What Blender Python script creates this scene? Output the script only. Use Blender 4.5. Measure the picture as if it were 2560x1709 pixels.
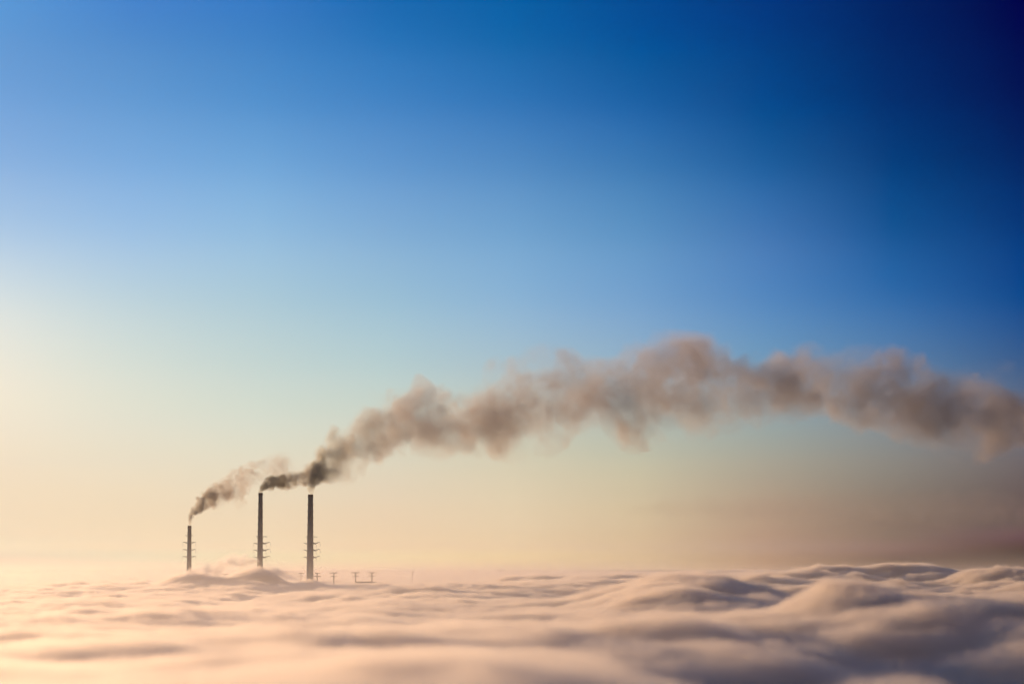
import bpy, bmesh, math, random
import numpy as np
from mathutils import Vector, Matrix

for o in list(bpy.data.objects):
    bpy.data.objects.remove(o)
SC = bpy.context.scene
COL = SC.collection
R = math.radians

# ------------------------------------------------------------------ camera
F_PX = 6044.0                     # 85 mm lens, in pixels of the 2560 wide photograph
TILT = math.atan(551.0 / F_PX)
CAM_Z = 135.0
D0 = 4100.0                       # distance of the chimneys
cam_d = bpy.data.cameras.new('camera')
cam = bpy.data.objects.new('camera', cam_d)
COL.objects.link(cam)
cam_d.sensor_width = 36.0
cam_d.lens = F_PX / 2560.0 * 36.0
cam_d.clip_start = 1.0
cam_d.clip_end = 60000.0
cam.location = (0, 0, CAM_Z)
cam.rotation_euler = (R(90) + TILT, 0, 0)
SC.camera = cam

def P(px, py, d=D0):
    """World point that the photo shows at pixel (px, py), at depth y = d."""
    a, b = (px - 1280.0) / F_PX, (854.5 - py) / F_PX
    ct, st = math.cos(TILT), math.sin(TILT)
    x, y, z = a, ct - b * st, st + b * ct
    return Vector((x / y * d, d, CAM_Z + z / y * d))

M_PX = D0 / F_PX                  # metres per photo pixel at the chimneys

# ------------------------------------------------------------------ sun and sky
SUN_EL, SUN_AZ = 5.0, -32.0       # degrees; azimuth from +Y, negative = left
sun_dir = Vector((math.sin(R(SUN_AZ)) * math.cos(R(SUN_EL)), math.cos(R(SUN_AZ)) * math.cos(R(SUN_EL)), math.sin(R(SUN_EL))))
sun_d = bpy.data.lights.new('sun', 'SUN')
sun_d.energy = 2.85
sun_d.angle = R(0.5)
sun_d.color = (1.0, 0.615, 0.345)
sun = bpy.data.objects.new('sun', sun_d)
COL.objects.link(sun)
sun.rotation_euler = (-sun_dir).to_track_quat('-Z', 'Y').to_euler()
sun.location = (-800, 500, 900)

SC.view_settings.view_transform = 'Standard'
SC.view_settings.look = 'None'
SC.view_settings.exposure = 0.0
SC.view_settings.gamma = 1.0
SC.view_settings.use_curve_mapping = False
cy = SC.cycles
cy.volume_bounces = 6
cy.max_bounces = 12
cy.transparent_max_bounces = 32
cy.volume_step_rate = 1.0
cy.volume_max_steps = 512
cy.use_adaptive_sampling = True
cy.adaptive_threshold = 0.03
cy.use_denoising = True
cy.sample_clamp_indirect = 4.0

# graded sky: the Nishita sky, filtered by direction (azimuth columns x elevation rows)
SKY_AZ = [-12, -9, -6, -3, 0, 3, 6, 9, 12]
SKY_EL = [-1, 0, 0.3, 0.6, 0.9, 1.2, 1.6, 2.0, 2.5, 3.5, 4.5, 6, 7.5, 9, 10.5, 12, 13.4]
SKY_SCALE = 4.15385
SKY_GRADE = [
    [(0.00393, 0.09076, 0.44268), (0.00393, 0.09076, 0.44268), (0.09265, 0.18761, 0.59567), (0.11372, 0.18653, 0.53978), (0.12123, 0.18452, 0.49917), (0.12482, 0.18072, 0.45844), (0.12980, 0.18017, 0.42229), (0.13581, 0.18227, 0.40040), (0.14435, 0.18925, 0.38644), (0.16481, 0.20863, 0.37549), (0.17879, 0.22364, 0.36948), (0.17209, 0.22984, 0.37855), (0.12932, 0.20431, 0.38832), (0.09414, 0.17616, 0.37718), (0.06958, 0.15731, 0.36488), (0.05493, 0.14923, 0.35691), (0.04755, 0.15709, 0.38338)],
    [(0.04616, 0.24500, 0.77945), (0.04616, 0.24500, 0.77945), (0.13580, 0.24890, 0.71482), (0.15479, 0.24194, 0.65268), (0.15651, 0.23103, 0.58745), (0.15748, 0.22403, 0.54314), (0.16078, 0.22127, 0.50021), (0.16385, 0.22198, 0.47528), (0.16721, 0.22458, 0.45037), (0.17619, 0.23557, 0.42167), (0.17906, 0.24212, 0.40164), (0.16262, 0.23734, 0.39911), (0.12917, 0.21802, 0.41951), (0.09402, 0.19147, 0.40746), (0.06568, 0.16534, 0.37601), (0.04718, 0.14454, 0.35527), (0.03361, 0.12915, 0.36557)],
    [(0.14862, 0.39984, 0.95685), (0.14862, 0.39984, 0.95685), (0.20199, 0.33834, 0.88403), (0.20032, 0.30284, 0.77107), (0.19791, 0.28412, 0.69682), (0.19442, 0.27015, 0.63264), (0.19294, 0.26416, 0.58349), (0.19137, 0.25892, 0.53884), (0.19317, 0.26089, 0.50574), (0.18974, 0.26270, 0.46294), (0.18199, 0.25843, 0.43027), (0.16122, 0.24886, 0.41866), (0.13462, 0.23665, 0.43417), (0.09538, 0.20629, 0.42070), (0.05843, 0.16714, 0.38275), (0.03564, 0.14027, 0.35659), (0.02426, 0.12425, 0.35842)],
    [(0.28715, 0.52269, 1.00000), (0.28715, 0.52269, 1.00000), (0.26466, 0.39148, 0.91833), (0.25140, 0.34827, 0.82634), (0.23962, 0.32088, 0.74863), (0.23434, 0.30629, 0.68715), (0.22703, 0.29372, 0.62597), (0.22359, 0.28766, 0.57552), (0.21797, 0.28466, 0.53292), (0.20607, 0.28084, 0.48186), (0.18776, 0.27381, 0.45685), (0.15513, 0.25249, 0.44028), (0.12477, 0.22603, 0.42748), (0.08494, 0.18942, 0.40385), (0.04670, 0.15168, 0.36687), (0.01849, 0.12355, 0.33474), (0.00506, 0.10044, 0.30731)],
    [(0.37822, 0.59339, 0.96099), (0.37822, 0.59339, 0.96099), (0.32473, 0.45966, 0.99591), (0.29552, 0.40445, 0.90758), (0.28082, 0.37468, 0.82680), (0.27187, 0.35334, 0.74309), (0.26107, 0.33241, 0.65532), (0.25224, 0.31592, 0.58282), (0.23986, 0.30009, 0.51760), (0.21493, 0.27970, 0.46363), (0.18682, 0.26486, 0.46158), (0.14385, 0.24358, 0.46808), (0.11132, 0.21916, 0.43276), (0.07223, 0.17652, 0.38252), (0.03253, 0.13223, 0.33815), (0.00697, 0.10391, 0.29871), (0.00000, 0.08739, 0.27636)],
    [(0.34528, 0.48216, 0.89594), (0.34528, 0.48216, 0.89594), (0.32063, 0.42401, 0.90634), (0.29577, 0.38219, 0.80368), (0.28112, 0.35772, 0.73566), (0.27225, 0.33973, 0.65970), (0.25598, 0.31819, 0.58930), (0.24618, 0.30462, 0.53190), (0.22807, 0.28930, 0.48925), (0.19657, 0.26580, 0.45485), (0.15839, 0.24169, 0.46174), (0.11357, 0.21210, 0.46095), (0.08255, 0.18864, 0.40645), (0.04559, 0.14544, 0.34052), (0.01335, 0.10006, 0.29294), (0.00000, 0.07178, 0.24480), (0.00000, 0.05716, 0.22643)],
    [(0.22928, 0.23250, 0.42124), (0.22928, 0.23250, 0.42124), (0.24628, 0.27734, 0.67708), (0.23176, 0.25258, 0.57867), (0.22111, 0.24338, 0.52781), (0.21170, 0.23107, 0.47966), (0.20356, 0.22798, 0.44329), (0.19424, 0.22547, 0.42003), (0.18516, 0.22792, 0.40969), (0.15083, 0.22346, 0.42183), (0.10695, 0.19921, 0.43340), (0.06499, 0.16003, 0.41734), (0.04672, 0.13057, 0.35334), (0.01506, 0.09380, 0.27937), (0.00000, 0.05865, 0.21659), (0.00000, 0.04315, 0.18519), (0.00000, 0.03219, 0.17380)],
    [(0.00626, 0.00060, 0.00190), (0.00626, 0.00060, 0.00190), (0.12246, 0.11917, 0.35427), (0.12845, 0.14484, 0.36123), (0.12607, 0.13999, 0.33127), (0.12719, 0.14543, 0.32611), (0.12830, 0.14755, 0.31268), (0.13368, 0.15697, 0.31813), (0.13612, 0.16491, 0.32603), (0.11894, 0.16731, 0.35502), (0.07626, 0.14565, 0.36709), (0.02651, 0.10480, 0.33940), (0.00552, 0.07043, 0.25721), (0.00004, 0.04324, 0.18040), (0.00000, 0.02645, 0.13767), (0.00000, 0.01787, 0.11259), (0.00000, 0.01370, 0.10225)],
    [(0.00000, 0.00000, 0.00000), (0.00000, 0.00000, 0.00000), (0.01210, 0.00025, 0.01477), (0.07287, 0.05198, 0.22558), (0.07140, 0.07432, 0.22034), (0.07360, 0.07522, 0.20849), (0.07861, 0.08010, 0.20064), (0.08651, 0.08872, 0.20775), (0.09339, 0.09969, 0.22863), (0.07702, 0.09854, 0.24696), (0.03582, 0.07978, 0.25987), (0.00192, 0.04998, 0.24280), (0.00000, 0.03330, 0.18040), (0.00000, 0.01838, 0.11845), (0.00000, 0.00760, 0.08146), (0.00000, 0.00287, 0.06485), (0.00000, 0.00000, 0.05496)],
]

class NT:
    """Small helper to write node trees."""
    def __init__(self, tree):
        self.t = tree
    def n(self, typ, **kw):
        nd = self.t.nodes.new(typ)
        for k, v in kw.items():
            setattr(nd, k, v)
        return nd
    def val(self, sock, v):
        if isinstance(v, bpy.types.NodeSocket):
            self.t.links.new(v, sock)
        else:
            sock.default_value = v
    def math(self, op, a, b=0.0, c=0.0, clamp=False):
        nd = self.n('ShaderNodeMath', operation=op, use_clamp=clamp)
        for s, v in zip(nd.inputs, (a, b, c)):
            self.val(s, v)
        return nd.outputs[0]
    def vmath(self, op, a, b=(0, 0, 0)):
        nd = self.n('ShaderNodeVectorMath', operation=op)
        self.val(nd.inputs[0], a)
        if op == 'SCALE':
            self.val(nd.inputs['Scale'], b)
        else:
            self.val(nd.inputs[1], b)
        return nd.outputs['Value'] if op in ('DOT_PRODUCT', 'LENGTH') else nd.outputs[0]
    def maprange(self, v, a, b, c=0.0, d=1.0, kind='LINEAR', clamp=True):
        nd = self.n('ShaderNodeMapRange', interpolation_type=kind, clamp=clamp)
        for s, x in zip(nd.inputs[:5], (v, a, b, c, d)):
            self.val(s, x)
        return nd.outputs[0]
    def mix(self, f, a, b, blend='MIX'):
        nd = self.n('ShaderNodeMix', data_type='RGBA', blend_type=blend)
        self.val(nd.inputs[0], f)
        self.val(nd.inputs[6], a)
        self.val(nd.inputs[7], b)
        return nd.outputs[2]

world = bpy.data.worlds.new('World')
SC.world = world
world.use_nodes = True
w = NT(world.node_tree)
world.node_tree.nodes.clear()
sky = w.n('ShaderNodeTexSky', sky_type='NISHITA', sun_disc=False)
sky.sun_elevation = R(SUN_EL)
sky.sun_rotation = R(SUN_AZ)
sky.altitude = 300.0
sky.air_density = 1.0
sky.dust_density = 1.5
sky.ozone_density = 2.0
tc = w.n('ShaderNodeTexCoord')
sep = w.n('ShaderNodeSeparateXYZ')
w.t.links.new(tc.outputs['Generated'], sep.inputs[0])
az = w.math('MULTIPLY', w.math('ARCTAN2', sep.outputs[0], sep.outputs[1]), 180 / math.pi)
el = w.math('MULTIPLY', w.math('ARCSINE', sep.outputs[2]), 180 / math.pi)
elf = w.maprange(el, SKY_EL[0], SKY_EL[-1])
acc = None
for i, a in enumerate(SKY_AZ):
    rp = w.n('ShaderNodeValToRGB')
    rp.color_ramp.interpolation = 'CARDINAL'
    els = rp.color_ramp.elements
    while len(els) < len(SKY_EL):
        els.new(0.5)
    for e, x, c in zip(els, SKY_EL, SKY_GRADE[i]):
        e.position = (x - SKY_EL[0]) / (SKY_EL[-1] - SKY_EL[0])
        e.color = (*c, 1)
    w.t.links.new(elf, rp.inputs[0])
    if acc is None:
        acc = rp.outputs[0]
    else:
        acc = w.mix(w.maprange(az, SKY_AZ[i - 1], a), acc, rp.outputs[0])
graded = w.mix(1.0, sky.outputs[0], acc, 'MULTIPLY')
bg = w.n('ShaderNodeBackground')
w.t.links.new(graded, bg.inputs['Color'])
bg.inputs['Strength'].default_value = 0.1 * SKY_SCALE
wo = w.n('ShaderNodeOutputWorld')
w.t.links.new(bg.outputs[0], wo.inputs['Surface'])

# ------------------------------------------------------------------ helpers
rng = np.random.default_rng(7)
random.seed(7)

def tag(o, label=None, cat=None, group=None, kind=None):
    for k, v in (('label', label), ('category', cat), ('group', group), ('kind', kind)):
        if v:
            o[k] = v
    return o

def empty(name, loc):
    o = bpy.data.objects.new(name, None)
    o.location = loc
    COL.objects.link(o)
    return o

def mesh_obj(name, verts, faces, mat=None, parent=None, smooth=False):
    me = bpy.data.meshes.new(name)
    me.from_pydata([tuple(v) for v in verts], [], [tuple(f) for f in faces])
    me.update()
    if smooth:
        me.polygons.foreach_set('use_smooth', [True] * len(me.polygons))
    o = bpy.data.objects.new(name, me)
    if mat:
        me.materials.append(mat)
    COL.objects.link(o)
    if parent:
        o.parent = parent
    return o

def bm_obj(name, bm, mat=None, parent=None, smooth=False):
    me = bpy.data.meshes.new(name)
    bm.to_mesh(me)
    bm.free()
    if smooth:
        me.polygons.foreach_set('use_smooth', [True] * len(me.polygons))
    o = bpy.data.objects.new(name, me)
    if mat:
        me.materials.append(mat)
    COL.objects.link(o)
    if parent:
        o.parent = parent
    return o

def beam(bm, a, b, wd, ht=None):
    """Square bar from a to b."""
    a, b = Vector(a), Vector(b)
    d = b - a
    q = d.to_track_quat('Z', 'Y').to_matrix().to_4x4()
    m = Matrix.Translation((a + b) / 2) @ q @ Matrix.Diagonal((wd, ht or wd, d.length, 1))
    bmesh.ops.create_cube(bm, size=1.0, matrix=m)

def lathe(bm, prof, seg=32, cap=True):
    """Revolve (radius, z) pairs round Z."""
    rings = []
    for r, z in prof:
        rings.append([bm.verts.new((r * math.cos(2 * math.pi * k / seg), r * math.sin(2 * math.pi * k / seg), z)) for k in range(seg)])
    for a, b in zip(rings, rings[1:]):
        for k in range(seg):
            bm.faces.new((a[k], a[(k + 1) % seg], b[(k + 1) % seg], b[k]))
    if cap:
        bm.faces.new(list(reversed(rings[0])))
        bm.faces.new(rings[-1])

def up_matrix(n_out, lo, step, wl, lattice_n):
    """Cubic B-spline interpolation weights from a lattice of spacing wl to samples lo + i*step."""
    t = (np.arange(n_out) * step) / wl + lo
    i = np.floor(t).astype(int)
    f = t - i
    W = np.zeros((n_out, lattice_n), np.float32)
    ws = ((1 - f) ** 3 / 6, (3 * f ** 3 - 6 * f ** 2 + 4) / 6, (-3 * f ** 3 + 3 * f ** 2 + 3 * f + 1) / 6, f ** 3 / 6)
    for k, wk in enumerate(ws):
        W[np.arange(n_out), np.clip(i + k, 0, lattice_n - 1)] += wk
    return W

def noise_nd(shape, vox, wl, g):
    """Smooth random field, about unit variance. shape in samples, vox and wl per axis in metres."""
    nd = len(shape)
    vox = [vox] * nd if np.isscalar(vox) else vox
    wl = [wl] * nd if np.isscalar(wl) else wl
    lat = [int(s * v / l) + 5 for s, v, l in zip(shape, vox, wl)]
    a = g.standard_normal(lat).astype(np.float32)
    for ax in range(nd):
        W = up_matrix(shape[ax], g.random(), vox[ax], wl[ax], lat[ax])
        a = np.moveaxis(np.tensordot(W, a, axes=(1, ax)), 0, ax)
    return a * (1.9 if nd == 3 else 1.55)

def new_mat(name):
    m = bpy.data.materials.new(name)
    m.use_nodes = True
    m.node_tree.nodes.clear()
    return m, NT(m.node_tree)

def solid_mat(name, col, rough=0.85, var=0.25, scale=0.15, metal=0.0):
    m, t = new_mat(name)
    tc = t.n('ShaderNodeTexCoord')
    no = t.n('ShaderNodeTexNoise')
    t.t.links.new(tc.outputs['Object'], no.inputs['Vector'])
    no.inputs['Scale'].default_value = scale
    no.inputs['Detail'].default_value = 5.0
    f = t.maprange(no.outputs['Fac'], 0.3, 0.7, 1 - var, 1 + var)
    c = t.vmath('SCALE', tuple(col), f)
    b = t.n('ShaderNodeBsdfPrincipled')
    t.t.links.new(c, b.inputs['Base Color'])
    b.inputs['Roughness'].default_value = rough
    b.inputs['Metallic'].default_value = metal
    o = t.n('ShaderNodeOutputMaterial')
    t.t.links.new(b.outputs[0], o.inputs['Surface'])
    return m

# ------------------------------------------------------------------ ground
def ground_h(x, y):
    x, y = np.asarray(x, float), np.asarray(y, float)
    g = 45.0 * np.exp(-((x + 260) / 200) ** 2 - ((y - 4500) / 260) ** 2) * 0
    g = g + 96.0 * np.exp(-((x - 330) / 150) ** 2 - ((y - 5200) / 300) ** 2)
    return g
gx = np.concatenate([np.linspace(-30000, -3000, 10)[:-1], np.linspace(-3000, 3000, 90), np.linspace(3000, 30000, 10)[1:]])
gy = np.concatenate([np.linspace(-3000, 400, 6)[:-1], np.linspace(400, 14000, 160), np.linspace(14000, 45000, 10)[1:]])
GX, GY = np.meshgrid(gx, gy)
GZ = ground_h(GX, GY)
nx_, ny_ = len(gx), len(gy)
gv = np.stack([GX.ravel(), GY.ravel(), GZ.ravel()], 1)
gf = [(j * nx_ + i, j * nx_ + i + 1, (j + 1) * nx_ + i + 1, (j + 1) * nx_ + i) for j in range(ny_ - 1) for i in range(nx_ - 1)]
ground = mesh_obj('ground', gv, gf, solid_mat('ground', (0.02, 0.025, 0.035), 0.95, 0.4, 0.03), smooth=True)
tag(ground, kind='structure')

# ------------------------------------------------------------------ fog sea
FX0, FX1, FY0, FY1 = -2900.0, 2900.0, 500.0, 13000.0
FNX, FNY = 1024, 2048
fvx, fvy = (FX1 - FX0) / FNX, (FY1 - FY0) / FNY
fg = np.random.default_rng(21)
FXc = FX0 + (np.arange(FNX) + 0.5) * fvx
FYc = FY0 + (np.arange(FNY) + 0.5) * fvy
fX, fY = np.meshgrid(FXc, FYc)
H = (91.0 + 3.5 * np.tanh(fX / 900.0) - 9.0 * np.clip((fY - 4600) / 5000, 0, 1)).astype(np.float32)
calm = (0.38 + 0.62 / (1 + np.exp(-(fX / np.maximum(fY, 900.0) - 0.085) / 0.02)))     # the fog lies calmer towards the sun
near_ = np.clip((fY - 800) / 1700, 0.0, 1.0)
calm = (calm * (1 - (1 - near_) * 0.7 * np.clip((1 - calm) / 0.6, 0, 1))).astype(np.float32)
for wl, amp in ((1500, 8.0), (700, 7.0), (330, 3.0)):
    H += calm * amp * noise_nd((FNY, FNX), (fvy, fvx), (wl * 1.8, wl), fg) * (0.45 + 0.55 * np.clip((fY - 700) / 1500, 0, 1) if wl > 600 else 1.0)

for wl, amp in ((290, 9.5), (140, 6.5), (70, 3.2)):                       # rounded billows with creases between them
    H += calm * amp * (1.5 * np.abs(noise_nd((FNY, FNX), (fvy, fvx), (wl * 1.3, wl), fg)) - 1.1)

def bump(px, py, d, rx, ry, amp):
    p = P(px, py, d)
    global H
    H = H + amp * np.exp(-((fX - p.x) / rx) ** 2 - ((fY - d) / ry) ** 2)
bump(620, 1410, 4050, 170, 260, 13)
bump(470, 1410, 4050, 90, 160, 5)
bump(860, 1450, 3900, 170, 160, 2)
bump(880, 1450, 4180, 85, 200, -12)
bump(650, 1410, 4090, 46, 60, 14)
bump(770, 1436, 4060, 20, 70, 16)
bump(472, 1425, 4080, 34, 50, 14)
bump(650, 1412, 4085, 34, 45, 15)
bump(560, 1420, 4075, 45, 45, 8)
bump(1250, 1680, 900, 90, 160, 9)
bump(1740, 1440, 2600, 105, 260, 20)
bump(2330, 1405, 4300, 120, 250, 12)
bump(2490, 1408, 3900, 90, 200, 13)
bump(2120, 1500, 2000, 45, 110, 10)
bump(1700, 1475, 2300, 60, 140, 8)
bump(2080, 1405, 4000, 120, 250, 8)
bump(1960, 1415, 4200, 180, 350, 11)
bump(2180, 1425, 4500, 150, 300, 9)
bump(2580, 1415, 3600, 150, 300, 13)
bump(1480, 1425, 4400, 160, 400, 12)
bump(2230, 1440, 2300, 60, 160, 14)
bump(500, 1620, 1000, 200, 250, 6)
bump(1740, 1440, 2600, 105, 260, 16)
bump(1960, 1415, 4200, 180, 350, 11)
bump(2330, 1405, 4300, 120, 250, 12)
bump(2490, 1408, 3900, 90, 200, 13)
bump(2120, 1500, 2000, 45, 110, 10)
bump(1700, 1475, 2300, 60, 140, 8)
bump(2080, 1405, 4000, 120, 250, 8)
bump(2180, 1425, 4500, 150, 300, 9)
bump(2580, 1415, 3600, 150, 300, 13)
bump(1480, 1425, 4400, 160, 400, 12)
bump(2450, 1465, 2350, 90, 200, -26)
bump(1930, 1610, 1100, 50, 140, -30)
bump(1700, 1520, 1600, 50, 90, 7)
bump(2180, 1545, 1420, 55, 110, -20)
bump(2250, 1620, 1050, 30, 110, 12)
bump(2640, 1600, 1250, 70, 300, -34)
bump(2420, 1490, 1900, 110, 120, 12)
bump(2600, 1480, 2200, 90, 200, -16)
bump(1650, 1450, 2900, 90, 160, -14)
H = H.astype(np.float32)
HB, HS = 40.0, 110.0
img = bpy.data.images.new('fog_height', FNX, FNY, alpha=False, float_buffer=True)
img.colorspace_settings.name = 'Non-Color'
buf = np.ones((FNY, FNX, 4), np.float32)
buf[..., 0] = buf[..., 1] = buf[..., 2] = np.clip((H - HB) / HS, 0, 1)
buf[..., 1] = calm
img.pixels.foreach_set(buf.ravel())
img.update()
img.pack()

FOG_DENS = 0.13
def fog_material():
    m, t = new_mat('fog')
    g = t.n('ShaderNodeNewGeometry')
    pos = g.outputs['Position']
    s = t.n('ShaderNodeSeparateXYZ')
    t.t.links.new(pos, s.inputs[0])
    uv = t.n('ShaderNodeCombineXYZ')
    t.val(uv.inputs[0], t.math('MULTIPLY_ADD', s.outputs[0], 1 / (FX1 - FX0), -FX0 / (FX1 - FX0)))
    t.val(uv.inputs[1], t.math('MULTIPLY_ADD', s.outputs[1], 1 / (FY1 - FY0), -FY0 / (FY1 - FY0)))
    im = t.n('ShaderNodeTexImage', image=img, interpolation='Linear', extension='EXTEND')
    t.t.links.new(uv.outputs[0], im.inputs[0])
    ch = t.n('ShaderNodeSeparateColor')
    t.t.links.new(im.outputs[0], ch.inputs[0])
    h = t.math('MULTIPLY_ADD', ch.outputs[0], HS, HB)
    no = t.n('ShaderNodeTexNoise')
    no.inputs['Scale'].default_value = 1 / 95.0
    no.inputs['Detail'].default_value = 5.0
    no.inputs['Roughness'].default_value = 0.68
    t.t.links.new(pos, no.inputs['Vector'])
    nz = t.math('MULTIPLY_ADD', no.outputs[0], 54.0, -27.0)
    nz = t.math('MULTIPLY', nz, t.math('MULTIPLY_ADD', ch.outputs[1], 0.25, 0.78))
    d = t.math('ADD', t.math('SUBTRACT', h, s.outputs[2]), nz)        # depth below the fog's top
    soft = t.maprange(s.outputs[1], 1000.0, 3400.0, 19.0, 8.0)                  # loose and open near the hill, packed further off
    core = t.math('MULTIPLY', t.maprange(t.math('DIVIDE', d, soft), 0.0, 1.0, 0.0, 1.0, 'SMOOTHSTEP'), t.maprange(s.outputs[1], 1000.0, 3400.0, 0.075, FOG_DENS))
    dens = core
    v = t.n('ShaderNodeVolumePrincipled')
    v.inputs['Color'].default_value = (0.985, 0.93, 0.835, 1)
    v.inputs['Anisotropy'].default_value = 0.67
    t.val(v.inputs['Density'], dens)
    o = t.n('ShaderNodeOutputMaterial')
    t.t.links.new(v.outputs[0], o.inputs['Volume'])
    m.cycles.volume_step_rate = 0.01
    m.cycles.homogeneous_volume = False
    return m

def sheet(H_, nx, ny):
    xs = np.linspace(FX0 + 2, FX1 - 2, nx)
    ys = np.concatenate([np.linspace(FY0 + 2, 5000, ny * 2 // 3)[:-1], np.linspace(5000, FY1 - 2, ny - ny * 2 // 3 + 1)])
    ii = np.clip(((xs - FX0) / fvx).astype(int), 0, FNX - 1)
    jj = np.clip(((ys - FY0) / fvy).astype(int), 0, FNY - 1)
    z = H_[np.ix_(jj, ii)]
    X, Y = np.meshgrid(xs, ys)
    return X, Y, z

def smooth2(a, k):
    for ax in (0, 1):
        c = np.cumsum(np.concatenate([np.repeat(np.take(a, [0], ax), k, ax), a, np.repeat(np.take(a, [-1], ax), k, ax)], ax), axis=ax)
        n = a.shape[ax]
        a = (np.take(c, np.arange(2 * k, 2 * k + n), ax) - np.take(c, np.arange(0, n), ax)) / (2 * k)
    return a
Hs = smooth2(H.astype(np.float64), 8)
if True:
    # soft outer fog: a closed slab filled with volume
    X, Y, Zt = sheet(Hs + 27, 120, 240)
    n1, n2 = X.shape
    top = np.stack([X.ravel(), Y.ravel(), Zt.ravel()], 1)
    bot = top.copy()
    bot[:, 2] -= 62
    vs = np.concatenate([top, bot])
    N = n1 * n2
    fs = []
    idx = lambda j, i: j * n2 + i
    for j in range(n1 - 1):
        for i in range(n2 - 1):
            q = (idx(j, i), idx(j, i + 1), idx(j + 1, i + 1), idx(j + 1, i))
            fs.append(q)
            fs.append(tuple(N + k for k in reversed(q)))
    rim = [idx(0, i) for i in range(n2)] + [idx(j, n2 - 1) for j in range(1, n1)] + [idx(n1 - 1, i) for i in range(n2 - 2, -1, -1)] + [idx(j, 0) for j in range(n1 - 2, 0, -1)]
    for a, b in zip(rim, rim[1:] + rim[:1]):
        fs.append((b, a, N + a, N + b))
    fog = mesh_obj('fog', vs, fs, fog_material())
    tag(fog, kind='stuff')
    # the thick inside of the fog bank
    X, Y, Zc = sheet(Hs - 26, 160, 400)
    n1, n2 = X.shape
    cv = np.stack([X.ravel(), Y.ravel(), Zc.ravel()], 1)
    cf = [(idx(j, i), idx(j, i + 1), idx(j + 1, i + 1), idx(j + 1, i)) for j in range(n1 - 1) for i in range(n2 - 1)]
    n2_ = n2
    cf = [(j * n2_ + i, j * n2_ + i + 1, (j + 1) * n2_ + i + 1, (j + 1) * n2_ + i) for j in range(n1 - 1) for i in range(n2_ - 1)]
    core = mesh_obj('fog_bank', cv, cf, solid_mat('fog_bank', (0.75, 0.72, 0.70), 1.0, 0.05, 0.02), smooth=True)
    tag(core, kind='stuff')

# ------------------------------------------------------------------ chimneys
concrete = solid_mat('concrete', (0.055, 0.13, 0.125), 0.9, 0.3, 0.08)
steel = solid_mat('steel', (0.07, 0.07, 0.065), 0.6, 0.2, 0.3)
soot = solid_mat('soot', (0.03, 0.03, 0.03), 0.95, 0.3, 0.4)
glass_m = solid_mat('insulator', (0.22, 0.2, 0.18), 0.3, 0.1, 0.5)

def arm(parent, z, ang, r0, r1, rise, ins, droop=0.0, thick=0.32):
    thick *= 1.5
    """Lattice crossarm from the shaft (radius r0) to its tip (radius r1), with a string of insulators."""
    c, s = math.cos(ang), math.sin(ang)
    bm = bmesh.new()
    side = Vector((-s, c, 0))
    tip = Vector((c * r1, s * r1, z + rise))
    for k in (-1, 1):
        lo = Vector((c * r0, s * r0, z - 0.5)) + side * 1.1 * k
        hi = Vector((c * r0, s * r0, z + 1.5)) + side * 0.8 * k
        beam(bm, lo, tip, thick)
        beam(bm, hi, tip, thick * 0.9)
        for f in (0.25, 0.5, 0.75):
            beam(bm, lo.lerp(tip, f), hi.lerp(tip, f - 0.12), thick * 0.55)
    for f in (0.15, 0.45, 0.7):
        beam(bm, (Vector((c * r0, s * r0, z - 0.5)) + side * 1.1).lerp(tip, f), (Vector((c * r0, s * r0, z - 0.5)) - side * 1.1).lerp(tip, f + 0.1), thick * 0.5)
    a = bm_obj('crossarm', bm, steel, parent)
    if ins:
        bm = bmesh.new()
        end = tip + Vector((c * droop, s * droop, -ins))
        beam(bm, tip, end, 0.2)
        n = 16
        for k in range(n):
            p = tip.lerp(end, (k + 0.8) / (n + 0.6))
            bmesh.ops.create_cone(bm, cap_ends=True, segments=10, radius1=0.34, radius2=0.16, depth=0.24, matrix=Matrix.Translation(p))
        o = bm_obj('insulator', bm, glass_m, a)
    return a

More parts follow.
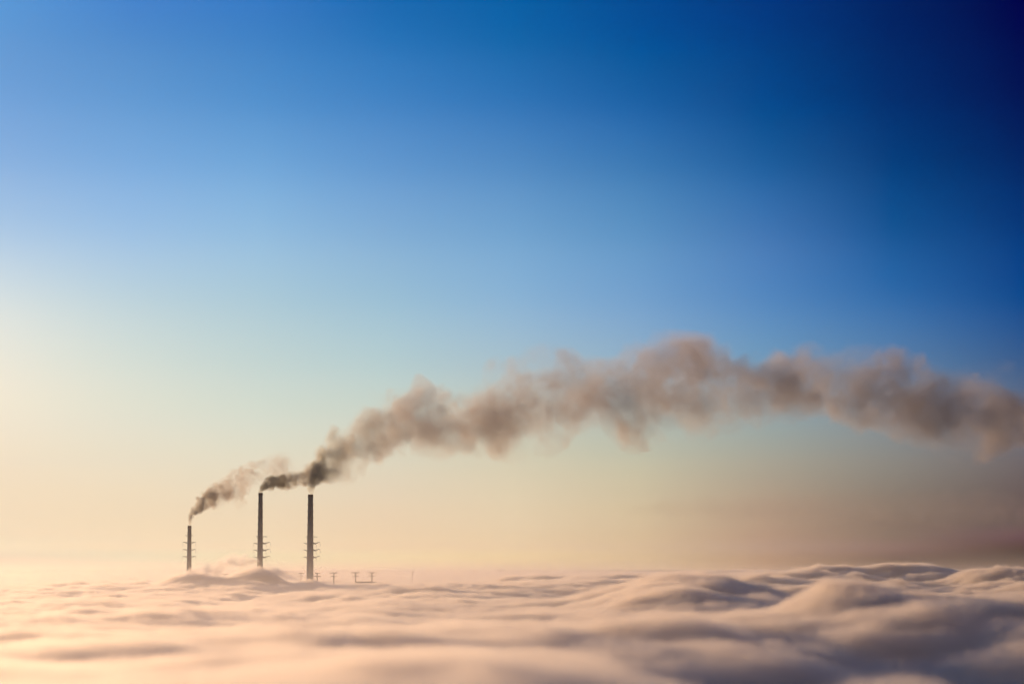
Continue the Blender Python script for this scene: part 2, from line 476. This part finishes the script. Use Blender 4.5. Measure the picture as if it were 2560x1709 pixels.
def chimney(px, py_top, w_top, w_fog, py_fog, label, rings, arms, depth=D0):
    base = P(px, py_fog, depth)
    ztop = P(px, py_top, depth).z
    mp = depth / F_PX
    rt, rf = w_top * mp / 2, w_fog * mp / 2
    k = (rf - rt) / (ztop - base.z)
    rad = lambda z: rt + (ztop - z) * k
    root = empty('chimney', (base.x, depth, 0))
    tag(root, label, 'chimney', 'power station chimneys')
    bm = bmesh.new()
    lathe(bm, [(rad(0) + 0.8, -1.0), (rad(0) + 0.8, 3.0)] + [(rad(z), z) for z in np.linspace(3.2, ztop - 0.01, 30)], 40)
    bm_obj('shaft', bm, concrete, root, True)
    bm = bmesh.new()
    lathe(bm, [(rt - 0.7, ztop - 3), (rt + 0.12, ztop - 3), (rt + 0.16, ztop), (rt + 0.16, ztop + 0.5), (rt - 0.7, ztop + 0.5)], 40, False)
    bm_obj('rim', bm, soot, root)
    for pyr in rings:
        z = P(px, pyr, depth).z
        r = rad(z)
        bm = bmesh.new()
        lathe(bm, [(r - 0.05, z - 0.25), (r + 0.95, z - 0.25), (r + 0.95, z + 0.05), (r - 0.05, z + 0.05), (r - 0.05, z - 0.25)], 40, False)
        for zz in (0.55, 1.1):
            lathe(bm, [(r + 0.86, z + zz), (r + 0.94, z + zz), (r + 0.94, z + zz + 0.09), (r + 0.86, z + zz + 0.09), (r + 0.86, z + zz)], 40, False)
        for q in range(20):
            a = q * math.pi / 10
            beam(bm, ((r + 0.9) * math.cos(a), (r + 0.9) * math.sin(a), z), ((r + 0.9) * math.cos(a), (r + 0.9) * math.sin(a), z + 1.15), 0.09)
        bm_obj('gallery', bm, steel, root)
    # ladder in its cage down the side that faces the camera
    bm = bmesh.new()
    for sx in (-0.35, 0.35):
        beam(bm, (sx, -rad(4) - 0.45, 4), (sx, -rt - 0.45, ztop), 0.12)
    for z in np.arange(base.z - 25, ztop, 2.0):
        beam(bm, (-0.35, -rad(z) - 0.45, z), (0.35, -rad(z) - 0.45, z), 0.1)
    bm_obj('ladder', bm, steel, root)
    for (pya, ang, r1, rise, ins, droop, th) in arms:
        z = P(px, pya, depth).z
        arm(root, z, ang, rad(z) - 0.25, r1, rise, ins, droop, th)
    return root

PI = math.pi
Y0 = 1150
cr = lambda v: Y0 + v / 4.05      # rows measured in an enlarged crop
arms1 = [(cr(763), 0, 6.6, 0, 0, 0, 0.22), (cr(763), PI, 6.6, 0, 0, 0, 0.22)]
for v in (838, 911, 981):
    arms1 += [(cr(v), 0.0, 10.7, 2.0, 7.2, 0.5, 0.34), (cr(v), PI, 10.7, 2.0, 7.2, -0.5 + 1.0, 0.34)]
if True:
    chimney(472.6, 1314, 9.0, 12.2, 1422, 'shortest, leftmost smoking chimney, two even rows of arms, steam cloud beside its foot', [cr(690), cr(735)], arms1)
    def arms_r(x1, xa, xb):
        out = [(cr(773), PI, 7.0, 0, 0, 0, 0.22), (cr(773), 0, x1, 0, 0, 0, 0.22)]
        for v in (848, 917, 988):
            out += [(cr(v), PI, 11.0, 2.2, 7.0, 0.3, 0.34), (cr(v), 0.0, xa, 3.4, 7.0, 2.2, 0.38), (cr(v - 14), -R(40), xb, -2.4, 5.8, 0.2, 0.34)]
        return out
    chimney(649.8, 1232, 10.4, 14.3, 1412, 'middle smoking chimney, dark puff trailing from its mouth', [cr(v) for v in (350, 440, 512, 580, 650, 720, 790)], arms_r(12.5, 16.4, 14.5))
    arms3 = [(cr(775), PI, 7.2, 0, 0, 0, 0.22), (cr(775), 0, 12.5, 0, 0, 0, 0.22)]
    for v in (848, 917, 988):
        arms3 += [(cr(v), PI, 11.0, 2.2, 0, 0, 0.34), (cr(v), 0.0, 16.2, 3.4, 7.0, 1.4, 0.38), (cr(v - 14), -R(40), 14.2, -2.4, 5.8, 0.2, 0.34)]
    chimney(774.9, 1236, 12.6, 17.3, 1436, 'thickest, rightmost chimney, feeding the long brown smoke trail', [cr(v) for v in (375, 450, 518, 585, 655, 725, 795, 990, 1075)], arms3)

# ------------------------------------------------------------------ pylons and the building behind the third chimney
def pylon(px, py, w1, w2, dy2, label, ground_z=0.0, depth=D0 + 120):
    mp = depth / F_PX
    p = P(px, py, depth)
    root = empty('power_pylon', (p.x, depth, ground_z))
    tag(root, label, 'pylon', 'pylon tops rising from the fog')
    h = p.z - ground_z
    bm = bmesh.new()
    def hw(z):
        return 0.75 + max(0.0, (h - 32 - z)) * 0.05
    for sx in (-1, 1):
        for sy in (-1, 1):
            zs = [0, h - 32, h]
            for a, b in zip(zs, zs[1:]):
                beam(bm, (sx * hw(a), sy * hw(a), a), (sx * hw(b), sy * hw(b), b), 0.6)
    z = h
    while z > max(0, h - 60):
        q = z - max(2.0, hw(z) * 2)
        for sx, sy, ex, ey in ((-1, -1, 1, -1), (1, -1, 1, 1), (1, 1, -1, 1), (-1, 1, -1, -1)):
            beam(bm, (sx * hw(z), sy * hw(z), z), (ex * hw(q), ey * hw(q), q), 0.34)
            beam(bm, (sx * hw(z), sy * hw(z), z), (ex * hw(z), ey * hw(z), z), 0.34)
        z = q
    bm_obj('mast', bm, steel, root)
    for zz, w in ((h - 0.5, w1 * mp), (h - dy2 * mp, w2 * mp)):
        bm = bmesh.new()
        for sy in (-0.75, 0.75):
            beam(bm, (-w / 2, sy * 0.3, zz + 0.5), (w / 2, sy * 0.3, zz + 0.5), 0.65)
            for sx in (-1, 1):
                beam(bm, (sx * 0.75, sy, zz - 0.9), (sx * w / 2, sy * 0.3, zz + 0.4), 0.55)
        n = int(w / 1.6)
        for i in range(n):
            a = -w / 2 + (i + 0.5) * w / n
            beam(bm, (a, -0.22, zz + 0.5), (a + (0.8 if a < 0 else -0.8), 0.5, zz - 0.6 + abs(a) / w * 2.0), 0.34)
        arm_o = bm_obj('crossarm', bm, steel, root)
        for sx in (-1, 1):
            bm = bmesh.new()
            x = sx * (w / 2 - 0.3)
            beam(bm, (x, 0, zz + 0.3), (x, 0, zz - 2.6), 0.14)
            for i in range(7):
                bmesh.ops.create_cone(bm, cap_ends=True, segments=8, radius1=0.24, radius2=0.12, depth=0.2, matrix=Matrix.Translation((x, 0, zz - 0.1 - i * 0.36)))
            bm_obj('insulator', bm, glass_m, arm_o)
    return root

if True:
    for px, py, a, b, d2, lab in (
        (520.0, 1434, 14, 11, 8.5, 'faint pylon top drowned in steam right of the shortest chimney'),
        (563.0, 1434, 15, 11, 8.5, 'faint pylon top in the steam left of the middle chimney'),
        (752.0, 1431, 14, 11, 8.5, 'faint pylon top just left of the thickest chimney'),
        (793.0, 1431, 13, 17.5, 8.5, 'pylon top close against the right side of the thickest chimney'),
        (834.5, 1430.5, 23.5, 16.5, 9, 'two armed pylon top standing alone, second pylon right of the thickest chimney'),
        (889.0, 1430, 22.5, 16.5, 9, 'two armed pylon top standing at the left end of the flat roof'),
        (930.0, 1430, 22.0, 17, 9, 'two armed pylon top standing behind the middle of the flat roof')):
        pylon(px, py, a, b, d2, lab)
    # long flat roofed hall whose roof just clears the fog
    d = D0 + 60
    a, b = P(893, 1452.6, d), P(940, 1452.6, d)
    root = empty('boiler_house', ((a.x + b.x) / 2, d, 0))
    tag(root, 'flat roofed power station hall just breaking the fog below two pylons', 'building')
    W_, zt = (b.x - a.x), a.z
    wallm = solid_mat('cladding', (0.30, 0.30, 0.28), 0.85, 0.2, 0.1)
    def boxp(name, x0, x1, y0, y1, z0, z1, mat, par):
        bm = bmesh.new()
        bmesh.ops.create_cube(bm, size=1.0, matrix=Matrix.Translation(((x0 + x1) / 2, (y0 + y1) / 2, (z0 + z1) / 2)) @ Matrix.Diagonal((x1 - x0, y1 - y0, z1 - z0, 1)))
        return bm_obj(name, bm, mat, par)
    wl_ = boxp('wall', -W_ / 2, W_ / 2, -12, 12, 0, zt - 1.6, wallm, root)
    boxp('roof', -W_ / 2 - 0.8, W_ / 2 + 0.8, -12.8, 12.8, zt - 1.597, zt, soot, root)
    bm = bmesh.new()
    for r_ in range(6):
        zz = 12 + r_ * 14
        for i in range(7):
            x = -W_ / 2 + (i + 0.5) * W_ / 7
            bmesh.ops.create_cube(bm, size=1.0, matrix=Matrix.Translation((x, -12.03, zz)) @ Matrix.Diagonal((W_ / 7 * 0.6, 0.1, 5, 1)))
    c, e = P(944, 1455.2, d), P(955.5, 1455.2, d)
    x0, x1 = c.x - root.location.x, e.x - root.location.x
    bm.free()
    an = boxp('annex', x0, x1, -9, 9, 0, c.z - 1.2, wallm, root)
    boxp('annex_roof', x0 - 0.5, x1 + 0.5, -9.5, 9.5, c.z - 1.197, c.z, soot, an)
    # slender mast further along
    p = P(1031, 1427, D0 + 300)
    root = empty('mast', (p.x, D0 + 300, 0))
    tag(root, 'thin lone mast standing in the haze away from the pylons', 'mast')
    bm = bmesh.new()
    lathe(bm, [(1.2, 0), (1.2, 1.0), (0.7, 1.1), (0.35, p.z)], 12)
    bm_obj('pole', bm, steel, root)
    bm = bmesh.new()
    for a_ in range(3):
        q = a_ * 2 * PI / 3
        beam(bm, (0.3 * math.cos(q), 0.3 * math.sin(q), p.z - 2.5), (1.3 * math.cos(q), 1.3 * math.sin(q), p.z - 2.5), 0.2)
        beam(bm, (1.3 * math.cos(q), 1.3 * math.sin(q), p.z - 4), (1.3 * math.cos(q), 1.3 * math.sin(q), p.z - 1), 0.4)
    bm_obj('antenna', bm, steel, root)

# ------------------------------------------------------------------ smoke
def atlas_image(name, A):
    """A: (ny slices, nz, nx) in 0..1 -> tiled image; returns image, cols, rows."""
    ny, nz, nx = A.shape
    cols = max(1, int(round(math.sqrt(ny * nz / nx))))
    rows = -(-ny // cols)
    T = np.zeros((rows * nz, cols * nx), np.float32)
    for k in range(ny):
        r, c = divmod(k, cols)
        T[r * nz:(r + 1) * nz, c * nx:(c + 1) * nx] = A[k]
    im = bpy.data.images.new(name, cols * nx, rows * nz, alpha=False, float_buffer=False)
    im.colorspace_settings.name = 'Non-Color'
    b = np.ones((rows * nz, cols * nx, 4), np.float32)
    b[..., 0] = b[..., 1] = b[..., 2] = T
    im.pixels.foreach_set(b.ravel())
    im.update()
    im.pack()
    return im, cols, rows

def smoke_material(name, im, cols, rows, lo, size, shape, dens, color, aniso, step, fresh=None):
    ny, nz, nx = shape
    m, t = new_mat(name)
    g = t.n('ShaderNodeNewGeometry')
    rel = t.vmath('SUBTRACT', g.outputs['Position'], tuple(lo))
    s = t.n('ShaderNodeSeparateXYZ')
    t.t.links.new(rel, s.inputs[0])
    fx = t.math('MULTIPLY', s.outputs[0], nx / size[0] / (nx * cols))        # within one tile, atlas units
    fz = t.math('MULTIPLY', s.outputs[2], 1.0 / size[2] / rows)
    fy = t.math('SUBTRACT', t.math('MULTIPLY', s.outputs[1], ny / size[1]), 0.5)
    fy = t.math('MINIMUM', t.math('MAXIMUM', fy, 0.0), ny - 1.001)
    k0 = t.math('FLOOR', fy)
    fr = t.math('SUBTRACT', fy, k0)
    outs = []
    for add in (0.0, 1.0):
        k = t.math('ADD', k0, add)
        row = t.math('FLOOR', t.math('DIVIDE', t.math('ADD', k, 0.01), cols))
        colm = t.math('SUBTRACT', k, t.math('MULTIPLY', row, cols))
        uv = t.n('ShaderNodeCombineXYZ')
        t.val(uv.inputs[0], t.math('MULTIPLY_ADD', colm, 1.0 / cols, fx))
        t.val(uv.inputs[1], t.math('MULTIPLY_ADD', row, 1.0 / rows, fz))
        ti = t.n('ShaderNodeTexImage', image=im, interpolation='Linear', extension='CLIP')
        t.t.links.new(uv.outputs[0], ti.inputs[0])
        outs.append(ti.outputs[0])
    mx = t.n('ShaderNodeMix', data_type='FLOAT')
    t.val(mx.inputs[0], fr)
    t.val(mx.inputs[2], outs[0])
    t.val(mx.inputs[3], outs[1])
    d = t.math('MULTIPLY', mx.outputs[0], mx.outputs[0])
    d = t.math('MULTIPLY', d, dens)
    v = t.n('ShaderNodeVolumePrincipled')
    if fresh:
        c = (*fresh[0][1], 1)                                   # sooty where it leaves the mouth, paler and then duller downwind
        for (xa, _), (xb, cb) in zip(fresh, fresh[1:]):
            c = t.mix(t.maprange(s.outputs[0], xa, xb, 0.0, 1.0, 'SMOOTHSTEP'), c, (*cb, 1))
        t.val(v.inputs['Color'], c)
    else:
        v.inputs['Color'].default_value = (*color, 1)
    v.inputs['Anisotropy'].default_value = aniso
    t.val(v.inputs['Density'], d)
    o = t.n('ShaderNodeOutputMaterial')
    t.t.links.new(v.outputs[0], o.inputs['Volume'])
    tr = t.n('ShaderNodeBsdfTransparent')
    rgb = t.n('ShaderNodeRGB')
    rgb.outputs[0].default_value = (1, 1, 1, 1)
    t.t.links.new(rgb.outputs[0], tr.inputs[0])
    t.t.links.new(tr.outputs[0], o.inputs['Surface'])
    m.cycles.volume_step_rate = step / (sum(size) / 3 * 0.1)
    return m

def plume(name, label, keys, vox, dens, color, seed, depth=D0, n_per=3.6, aniso=0.55, warp=1.0, group=None, cat='smoke', step=4.0, fresh=None, fill=0.1, rough=1.0, spread=False):
    """keys: (px, py, radius px, strength) along the trail, in photo pixels."""
    g = np.random.default_rng(seed)
    K = np.array(keys, float)
    K[:, 2] *= 1.0 + 0.2 * np.clip((K[:, 2] - 12) / 25, 0, 1) * (cat == 'smoke')
    seg = np.hypot(np.diff(K[:, 0]), np.diff(K[:, 1]))
    S = np.concatenate([[0], np.cumsum(seg)])
    puffs = []
    s = 0.0
    mp = depth / F_PX
    while s < S[-1]:
        px, py, r, a = (np.interp(s, S, K[:, i]) for i in range(4))
        tx, ty = np.interp(s + 5, S, K[:, 0]) - px, np.interp(s + 5, S, K[:, 1]) - py
        tl = math.hypot(tx, ty) + 1e-6
        nxp, nyp = -ty / tl, tx / tl
        if r > 9:
            fr_ = s / S[-1] if spread else 0.0              # evens out downwind
            sizes = [(0.98, 0.0, fill * (1 + 1.3 * fr_)), (g.uniform(0.5, 0.7), 0.5, 0.28)]
            sizes += [(g.uniform(0.26, 0.46), g.uniform(0.25, 0.8), g.uniform(0.15, 1.0)) for _ in range(4)]
            sizes += [(g.uniform(0.12, 0.24), g.uniform(0.6, 1.0), g.uniform(0.2, 1.0)) for _ in range(5)]
        else:
            sizes = [(0.85, 0.12, 0.8), (g.uniform(0.4, 0.6), 0.6, 0.9), (g.uniform(0.4, 0.6), 0.7, 0.9)]
        fr_ = s / S[-1] if spread else 0.0
        for q_, o_, w_ in sizes:
            rr = r * q_
            th = g.uniform(0, 2 * math.pi)
            lim = min(r * o_, r - rr * 0.6)
            off, dy = lim * math.sin(th), lim * math.cos(th)
            sh_ = g.uniform(-0.45, 0.45) * r if r > 9 else 0.0
            p = P(px + nxp * off + tx / tl * sh_, py + nyp * off + ty / tl * sh_, depth)
            puffs.append((p.x, depth + dy * mp, p.z, rr * mp, a * w_ * (1 - 0.45 * fr_ * (q_ < 0.97)), q_))
        s += max(r / n_per, 1.2)
    Q = np.array(puffs)
    pad = Q[:, 3].max() * 0.5
    lo = np.array([(Q[:, i] - Q[:, 3]).min() for i in range(3)]) - 2 * vox
    hi = np.array([(Q[:, i] + Q[:, 3]).max() for i in range(3)]) + 2 * vox
    nx, ny, nz = [int(math.ceil((h - l) / vox)) for l, h in zip(lo, hi)]
    size = np.array([nx, ny, nz]) * vox
    sh = (ny, nz, nx)
    xs = (lo[0] + (np.arange(nx) + 0.5) * vox).astype(np.float32)
    ys = (lo[1] + (np.arange(ny) + 0.5) * vox).astype(np.float32)
    zs = (lo[2] + (np.arange(nz) + 0.5) * vox).astype(np.float32)
    rl = np.interp(xs, K[:, 0] * 0 + np.array([P(q[0], q[1], depth).x for q in keys]), K[:, 2] * mp).astype(np.float32)   # local radius along x
    # domain warp: wavelengths follow the size of the trail
    W = []
    for _ in range(3):
        f = np.zeros(sh, np.float32)
        for wl, thr in ((5, 6), (9, 10), (18, 20), (36, 40), (60, 80)):
            if wl < vox * 1.8:
                continue
            wgt = np.exp(-(np.log(np.maximum(rl, 3) * 0.4 / wl) / 1.0) ** 2).astype(np.float32)
            f += noise_nd(sh, vox, wl, g) * (wl * 0.42 * wgt)[None, None, :]
        W.append(f * warp)
    T = np.zeros(sh, np.float32)
    for (x, y, z, r, a, q_) in Q:
        m = r * 1.7 + 3
        i0, i1 = np.searchsorted(xs, [x - m, x + m])
        j0, j1 = np.searchsorted(ys, [y - m, y + m])
        k0, k1 = np.searchsorted(zs, [z - m, z + m])
        if i1 <= i0 or j1 <= j0 or k1 <= k0:
            continue
        sl = np.s_[j0:j1, k0:k1, i0:i1]
        d2 = (xs[None, None, i0:i1] + W[0][sl] - x) ** 2 + (ys[j0:j1, None, None] + W[1][sl] - y) ** 2 + (zs[None, k0:k1, None] + W[2][sl] - z) ** 2
        q = np.clip((1 - np.sqrt(d2) / r) / 0.46, 0, 1)
        q = q * q * (3 - 2 * q)
        T[sl] = 1 - (1 - T[sl]) * (1 - a * q)
    # thin wisps and gaps
    e = noise_nd(sh, vox, max(vox * 2.0, 4), g) * 0.3 + noise_nd(sh, vox, max(vox * 4, 9), g) * 0.55 + noise_nd(sh, vox, 20, g) * 0.65 + noise_nd(sh, vox, 45, g) * 0.4
    T = np.clip(T * np.clip(1 + 0.5 * rough * e, 0.08, 2.2), 0, 1)
    # thinner where the trail has spread
    thin = np.minimum(1.0, (9.0 / np.maximum(rl, 4)) ** 1.25)
    T = T * (thin * np.interp(rl, [4, 22], [0.7, 1.0]).astype(np.float32))[None, None, :]
    for ax, m_ in ((0, 8), (1, 14)):                        # nothing may end in a flat cut at the edge of the grid
        e_ = np.minimum(np.arange(sh[ax]), np.arange(sh[ax])[::-1]) / float(m_)
        T = T * np.clip(e_, 0, 1).astype(np.float32).reshape([-1 if q == ax else 1 for q in range(3)])
    T[:, :2] = T[:, -2:] = 0
    T[:2] = T[-2:] = 0
    T[:, :, :2] = T[:, :, -2:] = 0
    im, cols, rows = atlas_image(name + '_density', np.sqrt(T))
    mat = smoke_material(name, im, cols, rows, lo, size, sh, dens, color, aniso, step, fresh)
    # hull that holds the smoke: union of the puffs
    bm = bmesh.new()
    for (x, y, z, r, a, q_) in Q[Q[:, 5] > 0.2]:
        bmesh.ops.create_icosphere(bm, subdivisions=2, radius=r * 1.4 + 1.5, matrix=Matrix.Translation((x, y, z)))
    me = bpy.data.meshes.new('tmp')
    bm.to_mesh(me)
    bm.free()
    tmp = bpy.data.objects.new('tmp', me)
    COL.objects.link(tmp)
    rm = tmp.modifiers.new('r', 'REMESH')
    rm.mode = 'VOXEL'
    rm.voxel_size = max(1.3, float(np.percentile(Q[:, 3], 60)) / 5)
    sm = tmp.modifiers.new('s', 'SMOOTH')
    sm.iterations = 2
    dg = bpy.context.evaluated_depsgraph_get()
    me2 = bpy.data.meshes.new_from_object(tmp.evaluated_get(dg))
    bpy.data.objects.remove(tmp)
    me2.name = name
    me2.materials.clear()
    me2.materials.append(mat)
    o = bpy.data.objects.new(name, me2)
    COL.objects.link(o)
    tag(o, label, cat, group)
    return o

k = 1.0898
def keyl(rows):
    return [(a * k, b * k, c * k, d) for a, b, c, d in rows]
if True:
    plume('smoke_plume', 'long brown smoke trail drifting from the rightmost chimney', keyl([
        (711.5, 1135, 6, 0.75), (712, 1124, 7, 0.85), (714, 1110, 11, 1), (726, 1094, 19, 1), (742, 1080, 26, 1), (765, 1062, 38, 1), (795, 1040, 46, 1), (830, 1020, 58, 1), (880, 1000, 66, 1), (950, 972, 82, 1),
        (1030, 970, 82, 0.95), (1100, 966, 74, 0.95), (1180, 940, 94, 0.9), (1260, 916, 100, 0.9), (1340, 900, 95, 0.8), (1420, 893, 98, 0.75), (1500, 885, 95, 0.75), (1600, 882, 94, 0.7), (1680, 893, 92, 0.6),
        (1780, 890, 78, 0.7), (1880, 889, 80, 0.7), (1980, 900, 76, 0.7), (2080, 925, 86, 0.65), (2180, 937, 92, 0.65), (2280, 957, 88, 0.7), (2360, 972, 88, 0.7), (2460, 988, 88, 0.7)]),
        2.1, 0.33, (0.73, 0.66, 0.59), 5, group='smoke trails', step=5.0, fresh=[(0, (0.66, 0.68, 0.60)), (200, (0.69, 0.65, 0.595)), (620, (0.68, 0.645, 0.60)), (1250, (0.54, 0.53, 0.53))], fill=0.13, warp=1.1, rough=1.2, spread=True)
    plume('smoke_plume', 'short dark grey puff blown off the middle chimney', keyl([
        (597, 1130, 5.5, 1), (598, 1124, 6.5, 1), (605, 1115, 10, 1), (617, 1108, 15, 1), (635, 1105, 19, 1), (656, 1108, 20, 1), (680, 1106, 24, 0.5), (700, 1101, 25, 0.35), (722, 1092, 26, 0.2), (745, 1080, 26, 0.08)]),
        1.3, 0.55, (0.66, 0.64, 0.55), 6, depth=D0 + 12, group='smoke trails', step=2.0, fresh=[(0, (0.54, 0.56, 0.49)), (110, (0.66, 0.64, 0.55))], fill=0.06, warp=1.15, rough=1.1)
    plume('smoke_plume', 'thin pinkish brown smoke curling from the shortest chimney', keyl([
        (434.5, 1207, 4.5, 0.6), (435, 1197, 5, 0.6), (437, 1186, 7, 0.7), (445, 1172, 11, 0.8), (458, 1161, 15, 0.8), (478, 1150, 19, 0.8), (502, 1140, 26, 0.7), (530, 1124, 32, 0.55), (560, 1112, 33, 0.42), (595, 1100, 36, 0.3), (635, 1088, 38, 0.16), (680, 1078, 36, 0.06)]),
        1.4, 0.46, (0.66, 0.58, 0.49), 8, depth=D0 + 22, group='smoke trails', step=2.0, fresh=[(0, (0.56, 0.55, 0.47)), (90, (0.64, 0.57, 0.48))], fill=0.06, warp=1.15, rough=1.1)
    plume('smoke_plume', 'faint dark band of old smoke hanging low beneath the main trail', keyl([(1450, 1168, 20, 0.15), (1650, 1162, 30, 0.4), (1850, 1158, 36, 0.7), (2050, 1160, 42, 0.9), (2250, 1172, 46, 1), (2460, 1186, 46, 1)]),
        5.0, 0.038, (0.55, 0.50, 0.46), 15, depth=D0 + 300, group='smoke trails', step=8.0, warp=0.6, rough=0.3, fill=0.25)
    for (seed, lab, ks, dn) in (
        (31, 'pale steam cloud billowing up left of the middle chimney', [(540, 1420, 10, 0.9), (562, 1408, 20, 1), (590, 1400, 24, 1), (616, 1400, 19, 1), (640, 1404, 12, 0.8)], 0.22),
        (32, 'low ragged steam wisp beside the foot of the shortest chimney', [(440, 1456, 8, 0.9), (462, 1442, 13, 1), (484, 1430, 17, 1), (508, 1424, 18, 1), (535, 1422, 18, 1), (562, 1426, 14, 0.9)], 0.22),
        (33, 'long low steam bank covering the foot of the middle chimney', [(585, 1436, 12, 1), (615, 1428, 18, 1), (650, 1424, 20, 1), (690, 1432, 18, 1), (725, 1438, 15, 1), (765, 1446, 12, 0.8)], 0.18)):
        plume('steam_cloud', lab, ks, 1.5, dn, (0.99, 0.97, 0.92), seed, depth=D0 - 60, aniso=0.6, group='steam clouds by the chimneys', cat='steam', step=3.0)


# ------------------------------------------------------------------ haze in the air
# thin mist that hangs above the fog and thins out with height
bm = bmesh.new()
bmesh.ops.create_cube(bm, size=1.0, matrix=Matrix.Translation((0, 6750, 170)) @ Matrix.Diagonal((5600, 12400, 200, 1)))
mm, t = new_mat('mist')
g = t.n('ShaderNodeNewGeometry')
s_ = t.n('ShaderNodeSeparateXYZ')
t.t.links.new(g.outputs['Position'], s_.inputs[0])
e_ = t.math('EXPONENT', t.math('MULTIPLY', t.math('SUBTRACT', s_.outputs[2], 105.0), -1 / 34.0))
v = t.n('ShaderNodeVolumePrincipled')
v.inputs['Color'].default_value = (0.95, 0.92, 0.86, 1)
thick = t.math('MULTIPLY', t.maprange(s_.outputs[0], -100.0, 900.0, 1.0, 0.3, 'SMOOTHSTEP'), t.maprange(s_.outputs[1], 1200.0, 3600.0, 0.3, 1.0, 'SMOOTHSTEP'))   # thickest round the power station
t.val(v.inputs['Density'], t.math('MULTIPLY', t.math('MULTIPLY', t.math('MINIMUM', e_, 1.3), 3.2e-4), thick))
v.inputs['Anisotropy'].default_value = 0.6
o = t.n('ShaderNodeOutputMaterial')
t.t.links.new(v.outputs[0], o.inputs['Volume'])
mm.cycles.volume_step_rate = 100.0 / ((5600 + 12400 + 200) / 3 * 0.1)
mist = bm_obj('mist', bm, mm)
tag(mist, kind='stuff')

HAZE = 2.5e-6
bm = bmesh.new()
bmesh.ops.create_cube(bm, size=1.0, matrix=Matrix.Translation((0, 6900, 280)) @ Matrix.Diagonal((16000, 14400, 566, 1)))
hm, t = new_mat('haze')
v = t.n('ShaderNodeVolumePrincipled')
v.inputs['Color'].default_value = (0.95, 0.92, 0.90, 1)
v.inputs['Density'].default_value = HAZE
v.inputs['Anisotropy'].default_value = 0.7
o = t.n('ShaderNodeOutputMaterial')
t.t.links.new(v.outputs[0], o.inputs['Volume'])
haze = bm_obj('haze', bm, hm)
tag(haze, kind='stuff')
